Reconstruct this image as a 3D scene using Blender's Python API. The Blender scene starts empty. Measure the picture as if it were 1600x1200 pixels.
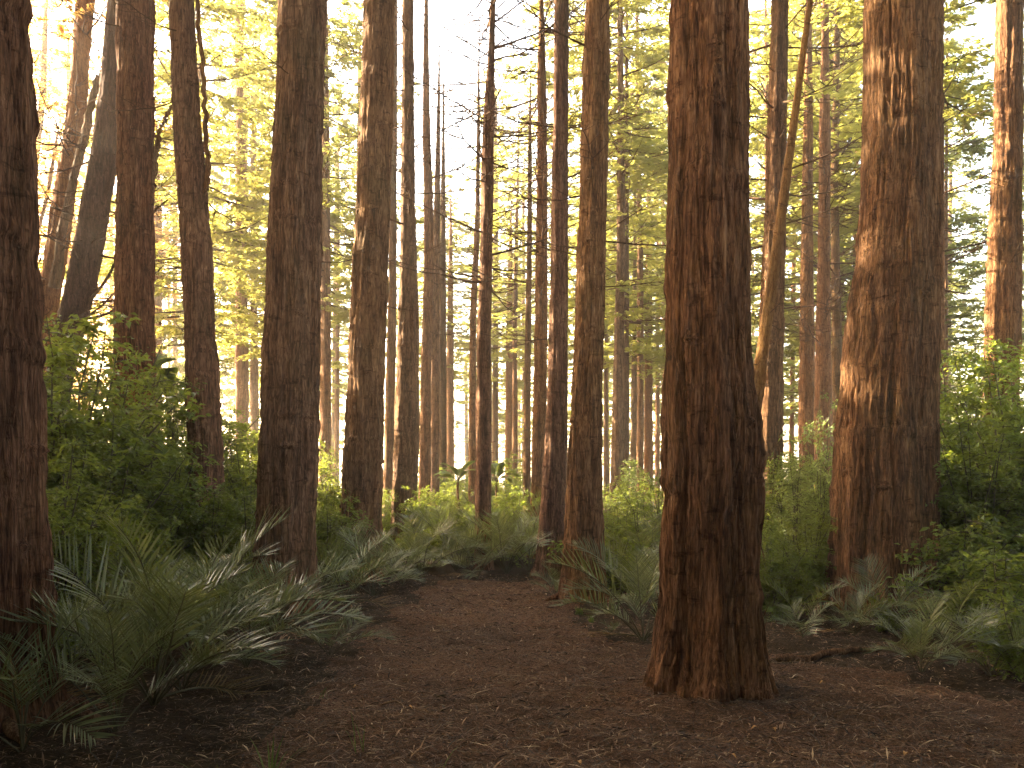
import bpy, math, random
import numpy as np
from math import radians, sin, cos, pi
from mathutils import Vector, Matrix

S = bpy.context.scene
C = S.collection
# ------------------------------------------------------------------ camera
F, HY, EYE = 1300.0, 770.0, 1.6          # focal length and horizon in photograph pixels (1600 wide), eye height
cam = bpy.data.cameras.new('camera'); co = bpy.data.objects.new('camera', cam); C.objects.link(co)
co.location = (0, 0, EYE); co.rotation_euler = (pi/2, 0, 0)
cam.sensor_width = 36; cam.lens = 36*F/1600; cam.shift_y = (HY-600)/1600; cam.clip_start = .05; cam.clip_end = 3000
S.camera = co
# ------------------------------------------------------------------ sky, sun, exposure
SUN_AZ, SUN_EL = -69.0, 24.0             # degrees from the view direction (+Y), negative = left
w = bpy.data.worlds.new("World"); S.world = w; w.use_nodes = True
nt = w.node_tree; bg = nt.nodes['Background']; sk = nt.nodes.new('ShaderNodeTexSky')
sk.sky_type = 'NISHITA'; sk.sun_disc = False; sk.sun_elevation = radians(SUN_EL); sk.sun_rotation = radians(SUN_AZ)
sk.dust_density = 4.0; sk.air_density = 1.2; sk.ozone_density = .6
wb = nt.nodes.new('ShaderNodeMix'); wb.data_type = 'RGBA'; wb.blend_type = 'MULTIPLY'; wb.inputs[0].default_value = 1
wb.inputs[7].default_value = (1.0, .88, .75, 1); nt.links.new(sk.outputs[0], wb.inputs[6]); nt.links.new(wb.outputs[2], bg.inputs[0])   # white balance of the air
bg.inputs[1].default_value = 0.15
sl = bpy.data.lights.new('sun', 'SUN'); so = bpy.data.objects.new('sun', sl); C.objects.link(so)
sl.energy = 5.0; sl.angle = radians(.5); sl.color = (1, .83, .56)
sd = Vector((sin(radians(SUN_AZ))*cos(radians(SUN_EL)), cos(radians(SUN_AZ))*cos(radians(SUN_EL)), sin(radians(SUN_EL))))
so.rotation_euler = sd.to_track_quat('Z', 'Y').to_euler(); so.location = sd*60
S.view_settings.view_transform = 'Standard'; S.view_settings.look = 'None'
S.view_settings.exposure = 4.1; S.view_settings.gamma = 1
S.render.engine = 'CYCLES'
cy = S.cycles; cy.use_denoising = True; cy.max_bounces = 6; cy.diffuse_bounces = 3; cy.glossy_bounces = 2
cy.transmission_bounces = 4; cy.transparent_max_bounces = 4; cy.volume_bounces = 0
cy.use_adaptive_sampling = False; cy.sample_clamp_indirect = 6
try: cy.denoiser = 'OPENIMAGEDENOISE'; cy.denoising_prefilter = 'ACCURATE'
except Exception: pass

# ------------------------------------------------------------------ numeric helpers
def hsh(ix, iy, seed):
    h = (ix.astype(np.int64)*374761393 + iy.astype(np.int64)*668265263 + seed*974634777) & 0xffffffff
    h = ((h ^ (h >> 13))*1274126177) & 0xffffffff
    h = h ^ (h >> 16)
    return (h & 0xffff)/65535.0
def vnoise(x, y, seed=0, px=0):
    """value noise; px = period in cells along x (0: none)"""
    x0 = np.floor(x); y0 = np.floor(y); fx = x-x0; fy = y-y0
    fx = fx*fx*(3-2*fx); fy = fy*fy*(3-2*fy)
    a = x0.astype(np.int64); b = a+1
    if px: a = a % px; b = b % px
    c = y0.astype(np.int64); d = c+1
    return (hsh(a, c, seed)*(1-fx)+hsh(b, c, seed)*fx)*(1-fy)+(hsh(a, d, seed)*(1-fx)+hsh(b, d, seed)*fx)*fy
def smooth(a, b, x):
    t = np.clip((x-a)/(b-a), 0, 1); return t*t*(3-2*t)
def terrain(x, y):
    x = np.asarray(x, float); y = np.asarray(y, float)
    z = 0.9*smooth(6, 22, x-.5)+1.0*smooth(4, 20, -x-1.5)
    z = z+.25*(vnoise(x*.25+50, y*.25+9, 5)-.5)*smooth(3, 7, np.abs(x))
    z = z+.45*smooth(15, 26, y)
    for a, b, q in ((1.55, 6.6, .75), (1.0, 11.9, .6), (-2.99, 10.9, .7), (5.05, 11.3, 1.1), (-3.4, 5.6, .8)):   # litter banked round the big trunks
        z = z+.11*np.exp(-((x-a)**2+(y-b)**2)/q**2)
    return z
def gz(x, y): return float(terrain(x, y))
def W(px, py, d):
    """photograph pixel at depth d -> point in the place"""
    return ((px-800)/F*d, d, EYE+(HY-py)/F*d)
def GP(px, py):
    d = F*EYE/(py-HY); return (px-800)/F*d, d
def unit(a): return a/np.maximum(np.linalg.norm(a, axis=-1, keepdims=True), 1e-9)

class MB:
    def __init__(s): s.v = []; s.q = []; s.m = []; s.n = 0
    def add(s, v, q, mi=0):
        v = np.asarray(v, float).reshape(-1, 3); q = np.asarray(q, int).reshape(-1, 4)
        s.v.append(v); s.q.append(q+s.n); s.m.append(np.full(len(q), mi)); s.n += len(v)
    def mesh(s, name, mats, smooth_=False):
        V = np.concatenate(s.v); Q = np.concatenate(s.q); M = np.concatenate(s.m)
        tri = Q[:, 2] == Q[:, 3]
        me = bpy.data.meshes.new(name)
        tot = np.where(tri, 3, 4); st = np.concatenate([[0], np.cumsum(tot)[:-1]])
        keep = np.ones((len(Q), 4), bool); keep[tri, 3] = False
        me.vertices.add(len(V)); me.vertices.foreach_set('co', V.astype(np.float32).ravel())
        L = Q[keep]; me.loops.add(len(L)); me.loops.foreach_set('vertex_index', L.astype(np.int32))
        me.polygons.add(len(Q)); me.polygons.foreach_set('loop_start', st.astype(np.int32))
        me.polygons.foreach_set('material_index', M.astype(np.int32))
        me.polygons.foreach_set('use_smooth', np.full(len(Q), smooth_))
        for m in mats: me.materials.append(m)
        me.update(calc_edges=True); return me
    def tube(s, P, R, seg=5, mi=0, cap=True):
        P = np.asarray(P, float); R = np.asarray(R, float); n = len(P)
        T = unit(np.gradient(P, axis=0)); up = np.where(np.abs(T[:, 2:3]) > .9, [[1., 0, 0]], [[0, 0, 1.]])
        A = unit(np.cross(T, up)); B = np.cross(T, A)
        a = np.arange(seg)*2*pi/seg
        V = P[:, None]+R[:, None, None]*(np.cos(a)[None, :, None]*A[:, None]+np.sin(a)[None, :, None]*B[:, None])
        i = np.arange(n-1)[:, None]*seg; j = np.arange(seg)[None]; k = (j+1) % seg
        q = np.stack([i+j, i+k, i+seg+k, i+seg+j], -1).reshape(-1, 4)
        s.add(V.reshape(-1, 3), q, mi)
    def leaves(s, P, D, N, L, Wd, mi=0, fold=.18, bend=.15):
        """rhombic folded leaves: base, two sides, tip"""
        D = unit(D); Sd = unit(np.cross(D, N)); N = np.cross(Sd, D)
        L = np.asarray(L)[:, None]*np.ones((len(P), 1)); Wd = np.asarray(Wd)[:, None]*np.ones((len(P), 1))
        mid = P+D*L*.45
        v = np.stack([P, mid+Sd*Wd*.5+N*Wd*fold, P+D*L-N*L*bend, mid-Sd*Wd*.5+N*Wd*fold], 1)
        s.add(v.reshape(-1, 3), np.arange(len(P)*4).reshape(-1, 4), mi)

def tagp(o, label=None, cat=None, group=None, kind=None):
    if label: o['label'] = label
    if cat: o['category'] = cat
    if group: o['group'] = group
    if kind: o['kind'] = kind
    return o
def link(name, me, parent=None, loc=None):
    o = bpy.data.objects.new(name, me); C.objects.link(o)
    if parent is not None: o.parent = parent
    if loc is not None: o.location = loc
    return o
def empty(name, loc, rz=0):
    o = bpy.data.objects.new(name, None); C.objects.link(o); o.location = loc; o.rotation_euler = (0, 0, rz)
    o.empty_display_size = .1; return o

# ------------------------------------------------------------------ materials
def newmat(name):
    m = bpy.data.materials.new(name); m.use_nodes = True; nt = m.node_tree
    b = nt.nodes['Principled BSDF']; return m, nt, b, nt.nodes['Material Output']
def nd(nt, t, **k):
    n = nt.nodes.new(t)
    for a, v in k.items(): setattr(n, a, v)
    return n
def ramp(nt, fac, stops):
    r = nt.nodes.new('ShaderNodeValToRGB'); e = r.color_ramp.elements
    while len(e) < len(stops): e.new(.5)
    for el, (p, c) in zip(e, stops): el.position = p; el.color = (*c, 1)
    nt.links.new(fac, r.inputs[0]); return r.outputs[0]
def noise(nt, co_, scale, detail=4, rough=.6, dist=0):
    n = nt.nodes.new('ShaderNodeTexNoise'); n.inputs['Scale'].default_value = scale; n.inputs['Detail'].default_value = detail
    n.inputs['Roughness'].default_value = rough; n.inputs['Distortion'].default_value = dist
    nt.links.new(co_, n.inputs['Vector']); return n.outputs[0]
def mapped(nt, scale, src='Object'):
    t = nt.nodes.new('ShaderNodeTexCoord'); m = nt.nodes.new('ShaderNodeMapping')
    m.inputs['Scale'].default_value = scale; nt.links.new(t.outputs[src], m.inputs[0]); return m.outputs[0]
def mixc(nt, a, b, f, mode='MIX'):
    m = nt.nodes.new('ShaderNodeMix'); m.data_type = 'RGBA'; m.blend_type = mode
    for s_, v in ((m.inputs[6], a), (m.inputs[7], b), (m.inputs[0], f)):
        if isinstance(v, (int, float)): s_.default_value = v
        elif isinstance(v, tuple): s_.default_value = (*v, 1)
        else: nt.links.new(v, s_)
    return m.outputs[2]
def bark_mat(name, cols, moss=.0, fs=1.0, bump=.9):
    m, nt, b, out = newmat(name)
    v1 = mapped(nt, (14*fs, 14*fs, 1.7*fs)); v2 = mapped(nt, (60*fs, 60*fs, 6*fs)); v3 = mapped(nt, (1.2, 1.2, .7)); v4 = mapped(nt, (130*fs, 130*fs, 12*fs))
    n1 = noise(nt, v1, 1, 5, .6, .6); n2 = noise(nt, v2, 1, 4, .65, .4); n3 = noise(nt, v3, 1, 3); n4 = noise(nt, v4, 1, 2)
    ad = nd(nt, 'ShaderNodeMath', operation='MULTIPLY_ADD'); nt.links.new(n2, ad.inputs[0]); ad.inputs[1].default_value = .55
    h = nd(nt, 'ShaderNodeMath', operation='MULTIPLY'); nt.links.new(n1, h.inputs[0]); h.inputs[1].default_value = .45
    nt.links.new(h.outputs[0], ad.inputs[2])
    c = ramp(nt, ad.outputs[0], [(.34, cols[0]), (.46, cols[1]), (.56, cols[2]), (.68, cols[3])])
    c2 = mixc(nt, c, ramp(nt, n3, [(.3, (.75, .72, .74)), (.7, (1.12, 1.04, .96))]), 1.0, 'MULTIPLY')
    # dark wrinkled scars, wider than tall, and narrow fissures
    kn = ramp(nt, noise(nt, mapped(nt, (5, 5, 13)), 1, 4, .7, .3), [(.56, (1, 1, 1)), (.68, (.42, .38, .36))])
    c2 = mixc(nt, c2, kn, 1.0, 'MULTIPLY')
    fi = ramp(nt, noise(nt, mapped(nt, (17*fs, 17*fs, 1.1*fs)), 1, 3, .55, 1.0), [(.44, (1, 1, 1)), (.485, (.4, .36, .34)), (.53, (1, 1, 1))])
    c2 = mixc(nt, c2, fi, .8, 'MULTIPLY')
    if moss:
        f = ramp(nt, noise(nt, mapped(nt, (2.2, 2.2, .8)), 1, 5, .7), [(.48, (0, 0, 0)), (.7, (moss, moss, moss))])
        c2 = mixc(nt, c2, (.055, .06, .022), f)
    oi = nd(nt, 'ShaderNodeObjectInfo'); hs = nd(nt, 'ShaderNodeHueSaturation'); nt.links.new(c2, hs.inputs['Color'])
    for lo, hi, k in ((.49, .505, 'Hue'), (.95, 1.2, 'Saturation'), (.78, 1.15, 'Value')):
        mr = nd(nt, 'ShaderNodeMapRange'); ml = nd(nt, 'ShaderNodeMath', operation='MULTIPLY'); fr = nd(nt, 'ShaderNodeMath', operation='FRACT')
        nt.links.new(oi.outputs['Random'], ml.inputs[0]); ml.inputs[1].default_value = {'Hue': 7.3, 'Saturation': 13.1, 'Value': 29.7}[k]
        nt.links.new(ml.outputs[0], fr.inputs[0]); nt.links.new(fr.outputs[0], mr.inputs[0]); mr.inputs[3].default_value = lo; mr.inputs[4].default_value = hi
        nt.links.new(mr.outputs[0], hs.inputs[k])
    nt.links.new(hs.outputs[0], b.inputs['Base Color']); b.inputs['Roughness'].default_value = .93
    b.inputs['Specular IOR Level'].default_value = .15
    a2 = nd(nt, 'ShaderNodeMath', operation='MULTIPLY_ADD'); nt.links.new(n4, a2.inputs[0]); a2.inputs[1].default_value = .3; nt.links.new(ad.outputs[0], a2.inputs[2])
    bp = nd(nt, 'ShaderNodeBump'); bp.inputs['Strength'].default_value = bump; bp.inputs['Distance'].default_value = .06
    nt.links.new(a2.outputs[0], bp.inputs['Height']); nt.links.new(bp.outputs[0], b.inputs['Normal'])
    return m
BARK = bark_mat('redwood_bark', [(.038, .020, .013), (.140, .080, .050), (.275, .168, .105), (.48, .32, .205)], .25)
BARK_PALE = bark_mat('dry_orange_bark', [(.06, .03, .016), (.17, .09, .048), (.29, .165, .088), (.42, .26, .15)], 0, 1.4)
BARK_GREY = bark_mat('grey_brown_bark', [(.03, .017, .011), (.10, .060, .036), (.18, .112, .066), (.27, .18, .11)], .4)
BARK_DARK = bark_mat('dark_brown_bark', [(.02, .011, .008), (.075, .042, .027), (.14, .082, .052), (.22, .14, .09)], .2)
DEADWOOD = bark_mat('dead_twig_wood', [(.03, .018, .012), (.085, .05, .032), (.13, .08, .05), (.20, .13, .08)], 0, 2.0, .2)

def leaf_mat(name, c0, c1, tr, trf=.5, rough=.5, spec=.35):
    m, nt, b, out = newmat(name)
    g = nd(nt, 'ShaderNodeNewGeometry'); oi = nd(nt, 'ShaderNodeObjectInfo')
    c = ramp(nt, g.outputs['Random Per Island'], [(0, c0), (.75, c1), (1, tuple(min(1, x*1.5) for x in c1))])
    # each plant a little different
    hs = nd(nt, 'ShaderNodeHueSaturation'); nt.links.new(c, hs.inputs['Color'])
    mr = nd(nt, 'ShaderNodeMapRange'); nt.links.new(oi.outputs['Random'], mr.inputs[0]); mr.inputs[3].default_value = .75; mr.inputs[4].default_value = 1.3
    nt.links.new(mr.outputs[0], hs.inputs['Value'])
    mh = nd(nt, 'ShaderNodeMapRange'); nt.links.new(oi.outputs['Random'], mh.inputs[0]); mh.inputs[3].default_value = .515; mh.inputs[4].default_value = .485
    nt.links.new(mh.outputs[0], hs.inputs['Hue'])
    nt.links.new(hs.outputs[0], b.inputs['Base Color']); b.inputs['Roughness'].default_value = rough; b.inputs['Specular IOR Level'].default_value = spec
    t = nd(nt, 'ShaderNodeBsdfTranslucent'); tc = mixc(nt, hs.outputs[0], tr, .75); nt.links.new(tc, t.inputs[0])
    mx = nd(nt, 'ShaderNodeMixShader'); mx.inputs[0].default_value = trf
    nt.links.new(b.outputs[0], mx.inputs[1]); nt.links.new(t.outputs[0], mx.inputs[2]); nt.links.new(mx.outputs[0], out.inputs[0])
    return m
NEEDLES = leaf_mat('conifer_needles', (.06, .07, .02), (.11, .112, .03), (.56, .55, .12), .56, .6, .2)
NEEDLES_DARK = leaf_mat('dark_conifer_needles', (.03, .045, .014), (.07, .085, .025), (.42, .44, .08), .45, .55, .3)
NEEDLES_BACKLIT = leaf_mat('backlit_conifer_needles', (.12, .08, .02), (.2, .14, .035), (.85, .52, .12), .64, .6, .2)  # gold of the backlight put into the needle colour
SHRUB = leaf_mat('shrub_leaves', (.028, .052, .014), (.075, .115, .03), (.40, .46, .05), .45, .45, .4)
SHRUB_LIGHT = leaf_mat('pale_shrub_leaves', (.06, .095, .03), (.13, .18, .06), (.38, .44, .10), .45, .45, .4)
PALM = leaf_mat('palm_leaflets', (.055, .075, .034), (.13, .16, .075), (.30, .32, .07), .26, .33, .6)
FERN = leaf_mat('fern_leaflets', (.04, .075, .018), (.08, .13, .03), (.36, .42, .06), .45, .5, .35)
GRASS = leaf_mat('grass_blades', (.05, .08, .022), (.10, .14, .04), (.25, .32, .07), .4, .5, .3)
STEM, nt_, b_, o_ = newmat('green_stem'); b_.inputs['Base Color'].default_value = (.07, .06, .025, 1); b_.inputs['Roughness'].default_value = .7

def ground_mat(name, cols):
    m, nt, b, out = newmat(name)
    v = mapped(nt, (1, 1, 1)); n1 = noise(nt, v, 34, 8, .8, .8); n2 = noise(nt, v, .9, 4, .6); n3 = noise(nt, mapped(nt, (70, 150, 60)), 1, 3, .7, 2.)
    a = nd(nt, 'ShaderNodeMath', operation='MULTIPLY_ADD'); nt.links.new(n3, a.inputs[0]); a.inputs[1].default_value = .5
    h = nd(nt, 'ShaderNodeMath', operation='MULTIPLY'); nt.links.new(n1, h.inputs[0]); h.inputs[1].default_value = .5; nt.links.new(h.outputs[0], a.inputs[2])
    c = ramp(nt, a.outputs[0], [(.36, cols[0]), (.47, cols[1]), (.56, cols[2]), (.68, cols[3])])
    c = mixc(nt, c, ramp(nt, n2, [(.3, (.7, .7, .72)), (.7, (1.15, 1.08, 1.0))]), 1.0, 'MULTIPLY')
    nt.links.new(c, b.inputs['Base Color']); b.inputs['Roughness'].default_value = .95; b.inputs['Specular IOR Level'].default_value = .15
    bp = nd(nt, 'ShaderNodeBump'); bp.inputs['Strength'].default_value = 1.0; bp.inputs['Distance'].default_value = .05
    nt.links.new(a.outputs[0], bp.inputs['Height']); nt.links.new(bp.outputs[0], b.inputs['Normal']); return m
PATHM = ground_mat('needle_litter_path', [(.022, .012, .008), (.105, .056, .034), (.25, .142, .083), (.48, .30, .18)])
SOIL = ground_mat('forest_floor', [(.015, .011, .007), (.045, .03, .017), (.08, .052, .03), (.13, .09, .05)])
def litter_mat():
    m, nt, b, out = newmat('fallen_needles'); g = nd(nt, 'ShaderNodeNewGeometry')
    c = ramp(nt, g.outputs['Random Per Island'], [(0, (.02, .011, .007)), (.35, (.06, .033, .02)), (.75, (.20, .112, .064)), (.93, (.36, .22, .125)), (1, (.6, .45, .28))])
    nt.links.new(c, b.inputs['Base Color']); b.inputs['Roughness'].default_value = .85; return m
LITTER = litter_mat()
DRYLEAF, nt_, b_, o_ = newmat('dry_orange_leaf'); b_.inputs['Base Color'].default_value = (.42, .22, .07, 1); b_.inputs['Roughness'].default_value = .8
PALEWOOD = bark_mat('bare_pale_wood', [(.12, .075, .04), (.25, .16, .09), (.36, .25, .14), (.45, .33, .2)], 0, 2.0, .3)

# ------------------------------------------------------------------ ground and path
def build_ground():
    def axis(lo, fine0, fine1, hi, st, g=1.12):
        a = list(np.arange(fine0, fine1, st)); s_ = st; x = fine1
        while x < hi: a.append(x); s_ *= g; x += s_
        a.append(hi); s_ = st; x = fine0; l = []
        while x > lo: s_ *= g; x -= s_; l.append(max(x, lo))
        return np.array(sorted(set(l+a)))
    xs = axis(-400, -6, 7, 400, .055); ys = axis(-300, 3.2, 15.5, 900, .05)
    X, Y = np.meshgrid(xs, ys); Z = terrain(X, Y)
    near = smooth(40, 15, np.hypot(X, Y-8))
    Z = Z+near*(.05*(vnoise(X*1.6, Y*1.6, 1)-.5)+.05*(vnoise(X*4.5, Y*4.5, 2)-.5)+.035*(vnoise(X*11, Y*11, 3)-.5))
    V = np.stack([X, Y, Z], -1).reshape(-1, 3); nx = len(xs); ny = len(ys)
    i = np.arange(ny-1)[:, None]*nx+np.arange(nx-1)[None]; Q = np.stack([i, i+1, i+nx+1, i+nx], -1).reshape(-1, 4)
    cx = V[Q, 0].mean(1); cyy = V[Q, 1].mean(1)
    wob = .35*(vnoise(cx*2.1, cyy*2.1, 8)-.5)+.2*(vnoise(cx*7, cyy*7, 9)-.5)
    L = [GP(*p) for p in ((680, 908), (640, 940), (590, 975), (540, 1030), (450, 1110), (380, 1200))]+[(-1.9, 3), (-2.2, -300)]
    R = [GP(*p) for p in ((858, 908), (885, 950), (950, 1000), (1030, 1040), (1250, 1020), (1380, 1045), (1500, 1085), (1700, 1120))]+[(5, 3), (5, -300)]
    L = np.array(sorted(L, key=lambda p: p[1])); R = np.array(sorted(R, key=lambda p: p[1]))
    xl = np.interp(cyy, L[:, 1], L[:, 0])+wob; xr = np.interp(cyy, R[:, 1], R[:, 0])+wob
    inp = (cx > xl) & (cx < xr) & (cyy < GP(0, 908)[1]+wob*.8)
    for nm, sel, mt in (('path', inp, PATHM), ('ground', ~inp, SOIL)):
        q = Q[sel]; u, inv = np.unique(q, return_inverse=True)
        b = MB(); b.add(V[u], inv.reshape(-1, 4)); tagp(link(nm, b.mesh(nm, [mt], True)), kind='structure')
    # litter lying on it
    rg = np.random.default_rng(4); n = 170000
    d = 3.6+(rg.random(n)**1.5)*12.5; x = (rg.random(n)*2-1)*(d*.66+.6)
    x = np.where(rg.random(n) < .35, x*.6+.6, x)
    ln = .02+rg.random(n)**3*.13; a = rg.random(n)*2*pi; wd = .003+rg.random(n)*.004+.008*(rg.random(n) < .12)
    wd = wd*np.maximum(1, d/8)
    z = terrain(x, d)+near_off(x, d)+.006
    big = rg.random(n) < .018; ln = np.where(big, rg.uniform(.12, .34, n), ln); wd = np.where(big, rg.uniform(.006, .013, n), wd)
    D = np.stack([np.cos(a), np.sin(a), rg.normal(.06, .22, n)*np.where(big, .2, 1)], -1); P = np.stack([x, d, z], -1)
    b = MB(); b.leaves(P, D, np.tile([0., 0, 1], (n, 1)), ln, wd, 0, .3, .05)
    tagp(link('leaf_litter', b.mesh('leaf_litter', [LITTER])), 'brown conifer needles and bark chips scattered over the path and forest floor', 'leaf litter', kind='stuff')
def near_off(X, Y):
    near = smooth(40, 15, np.hypot(X, Y-8))
    return near*(.05*(vnoise(X*1.6, Y*1.6, 1)-.5)+.05*(vnoise(X*4.5, Y*4.5, 2)-.5)+.035*(vnoise(X*11, Y*11, 3)-.5))
def gzf(x, y): return float(terrain(x, y)+near_off(np.float64(x), np.float64(y)))
build_ground()

# ------------------------------------------------------------------ trunks
def trunk_mesh(name, d, E, H, seed, mat, flare=.35, detail=1.0, z0=0., flutes=5, knots=1.0, lobes=None, stubs=0, strips=0, rings=.42):
    """E: rows (photo y, left edge x, right edge x), top to bottom. Returns mesh, origin, centre/radius functions (local z)."""
    E = np.array(sorted(E, key=lambda r: -r[0]), float)     # bottom first: z ascending
    z = EYE+(HY-E[:, 0])/F*d; cx = ((E[:, 1]+E[:, 2])/2-800)/F*d; r = (E[:, 2]-E[:, 1])/2/F*d
    k = max(1, len(z)//3)
    sl0 = (cx[k]-cx[0])/max(z[k]-z[0], .1) if len(z) > 1 else 0
    sl1 = (cx[-1]-cx[-1-k])/max(z[-1]-z[-1-k], .1) if len(z) > 1 else 0
    def cen(q):
        c = np.interp(q, z, cx); c = np.where(q < z[0], cx[0]+(q-z[0])*sl0, c)
        return np.where(q > z[-1], cx[-1]+(q-z[-1])*sl1*np.exp(-np.maximum(q-z[-1], 0)/30), c)
    def rad(q):
        rr = np.interp(q, z, r); top = r[-1]*np.clip(1-(q-z[-1])/max(H-z[-1], 1), .06, 1)
        rr = np.where(q > z[-1], top, rr)
        return rr*(1+flare*np.exp(-np.maximum(q-z0, 0)/.35))
    px = F*.64/d                                            # pixels per metre in the render
    rm = float(r.max()); seg = int(np.clip(2*pi*rm*px*.8*detail, 14, 300))
    vis = EYE+(HY+40)/F*d; dz = np.clip(1.6/px, .025, .15)/max(detail, .3)
    zs = np.concatenate([np.arange(z0-.25, min(vis, H), dz), np.arange(min(vis, H), H, .6), [H]])
    th = np.arange(seg)/seg
    TH, Z = np.meshgrid(th, zs); circ = 2*pi*rm
    warp = .10*(vnoise(TH*6, Z*.8, seed+1, 6)-.5)+.03*(vnoise(TH*20, Z*3, seed+2, 20)-.5)
    n1 = max(6, int(circ*9)); n2 = max(12, int(circ*22)); n3 = max(20, int(circ*45))
    def rd(nn, fz, sd_): 
        v = vnoise((TH+warp/circ*1.2)*nn, Z*fz, sd_, nn); return 1-np.abs(2*v-1)
    a = min(.042, rm*.14)
    h = a*1.0*(rd(n1, .7, seed+3)-.5)+a*.75*(rd(n2, 1.9, seed+4)-.5)+a*.35*(vnoise(TH*n3, Z*7, seed+5, n3)-.5)
    h -= a*.9*np.clip(rd(n2, 2.6, seed+23)-.72, 0, 1)*3*vnoise(TH*max(3, n1//3), Z*1.3, seed+24, max(3, n1//3))
    h += a*.9*(vnoise(TH*max(4, n1//2), Z*4, seed+6, max(4, n1//2))-.5)*vnoise(TH*3, Z*.9, seed+16, 3)
    fl = np.cos(2*pi*(TH*flutes+.4*(vnoise(TH*3, Z*.35, seed+7, 3)-.5))+seed)
    h += rm*(.035+.20*flare*np.exp(-np.maximum(Z-z0, 0)/.7))*fl
    rg = np.random.default_rng(seed)
    nk = int(knots*(min(vis, H)-z0)*circ*1.5)
    for _ in range(nk):                                     # old branch scars: wrinkled, wider than tall
        t0, zz = rg.random(), z0+.8+rg.random()*(min(vis, H)-z0)
        sw, sh = rg.uniform(.03, .10), rg.uniform(.02, .06)
        dt = ((TH-t0+.5) % 1-.5)*circ; dd = np.exp(-(dt/sw)**2-((Z-zz)/sh)**2)
        h += dd*a*rg.uniform(.4, 1.1)*np.cos((Z-zz)/sh*3.5)
    if rings:                                               # whorls of old branch scars round the trunk
        ph = Z/rings+.35*vnoise(TH*4, Z*.7, seed+31, 4)+.3*vnoise(TH*0, Z*.5, seed+33); pf = ph-np.floor(ph)
        pul = np.exp(-((pf-.5)/.085)**2)-.7*np.exp(-((pf-.36)/.08)**2)
        h += a*.55*pul*np.clip(vnoise(TH*9, Z*5, seed+32, 9)*2.6-1.1, 0, 1.3)
    if lobes:
        for (t0, wdt, dep, hz) in lobes:                    # deep vertical grooves
            dt = ((TH-t0-.01*np.sin(Z*1.3)+.5) % 1-.5)*circ
            h -= dep*np.exp(-(dt/wdt)**2)*np.clip(1.15-(Z-z0)/hz, 0, 1)
    c0 = float(cen(np.array(z0))); R = rad(Z)+h*np.clip(rad(Z)/rm, .1, 1.2); ang = TH*2*pi
    X = cen(Z)-c0+R*np.cos(ang); Y = R*np.sin(ang)
    b = MB(); b_v = np.stack([X, Y, Z-z0], -1).reshape(-1, 3); n = len(zs)
    i = np.arange(n-1)[:, None]*seg; j = np.arange(seg)[None]; kk = (j+1) % seg
    b.add(b_v, np.stack([i+j, i+kk, i+seg+kk, i+seg+j], -1).reshape(-1, 4), 0)
    def surf(t, zz, off=0):
        return np.stack([cen(zz)-c0+(rad(zz)+off)*np.cos(2*pi*t), (rad(zz)+off)*np.sin(2*pi*t), zz-z0], -1)
    if strips:                                              # peeling bark slivers
        t = rg.random(strips); zz = z0+rg.random(strips)*(min(vis, H)-z0); ln = rg.uniform(.06, .28, strips); wd = rg.uniform(.008, .028, strips)
        P = surf(t, zz, a*.25); N = np.stack([np.cos(2*pi*t), np.sin(2*pi*t), 0*t], -1)
        up = np.where(rg.random(strips) < .6, -1., 1.); D = np.stack([rg.normal(0, .12, strips), rg.normal(0, .12, strips), up], -1)+N*rg.uniform(.02, .16, strips)[:, None]
        b.leaves(P, D, N, ln, wd, 0, .2, -.04)
    for _ in range(stubs):                                  # broken stubs
        t, zz = rg.random(), z0+1.5+rg.random()*(min(vis+1, H-2)-z0-1.5); ln = rg.uniform(.04, .14)
        p0 = surf(np.array(t), np.array(zz), -.01); dv = np.array([cos(2*pi*t), sin(2*pi*t), rg.uniform(-.3, .5)])
        b.tube([p0, p0+dv*ln*.6, p0+dv*ln], [.014, .010, .004], 4)
    return b.mesh(name, [mat], True), (c0, d, z0), cen, rad

# dead branch shapes, shared by every trunk
def dead_branch(seed, L=1.6, r=.015, foliage=0):
    rg = np.random.default_rng(seed); b = MB(); n = 9; t = np.linspace(0, 1, n)
    dr = rg.uniform(-.25, .15); upt = rg.uniform(.1, .45)
    P = np.stack([t*L, np.cumsum(rg.normal(0, .02, n))+.1*L*np.sin(t*2*rg.random()), L*(dr*t+upt*t**2.2*.9)+np.cumsum(rg.normal(0, .012, n))], -1)
    b.tube(P, r*(1-.85*t)+.0015, 4)
    for k in range(rg.integers(5, 11)):
        s_ = rg.uniform(.2, .95); i = int(s_*(n-1)); p = P[i]; l = L*rg.uniform(.15, .45)*(1.1-s_*.5); m = 5; u = np.linspace(0, 1, m)
        sg = rg.choice([-1, 1]); ax = rg.uniform(.3, .9)
        Q = p+np.stack([u*l*ax, sg*u*l*(1-.3*u), l*(rg.uniform(-.2, .2)*u+rg.uniform(0, .5)*u**2)], -1)
        b.tube(Q, r*.45*(1-.8*u)+.002, 3)
        if foliage:
            w_ = foliage; q = rg.random(w_); PP = p+(Q[-1]-p)*q[:, None]+rg.normal(0, .05, (w_, 3))*[1, 1, .5]
            D = rg.normal(0, 1, (w_, 3))*[1, 1, .4]; N = rg.normal(0, .35, (w_, 3))+[0, 0, 1]
            b.leaves(PP, D, N, rg.uniform(.07, .15, w_), rg.uniform(.025, .05, w_), 1)
    return b
DEAD = [dead_branch(100+k).mesh('dead_branch', [DEADWOOD], True) for k in range(9)]
LIVE = [dead_branch(150+k, 1.8, .014, 22).mesh('live_branch', [DEADWOOD, NEEDLES], False) for k in range(5)]
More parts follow.
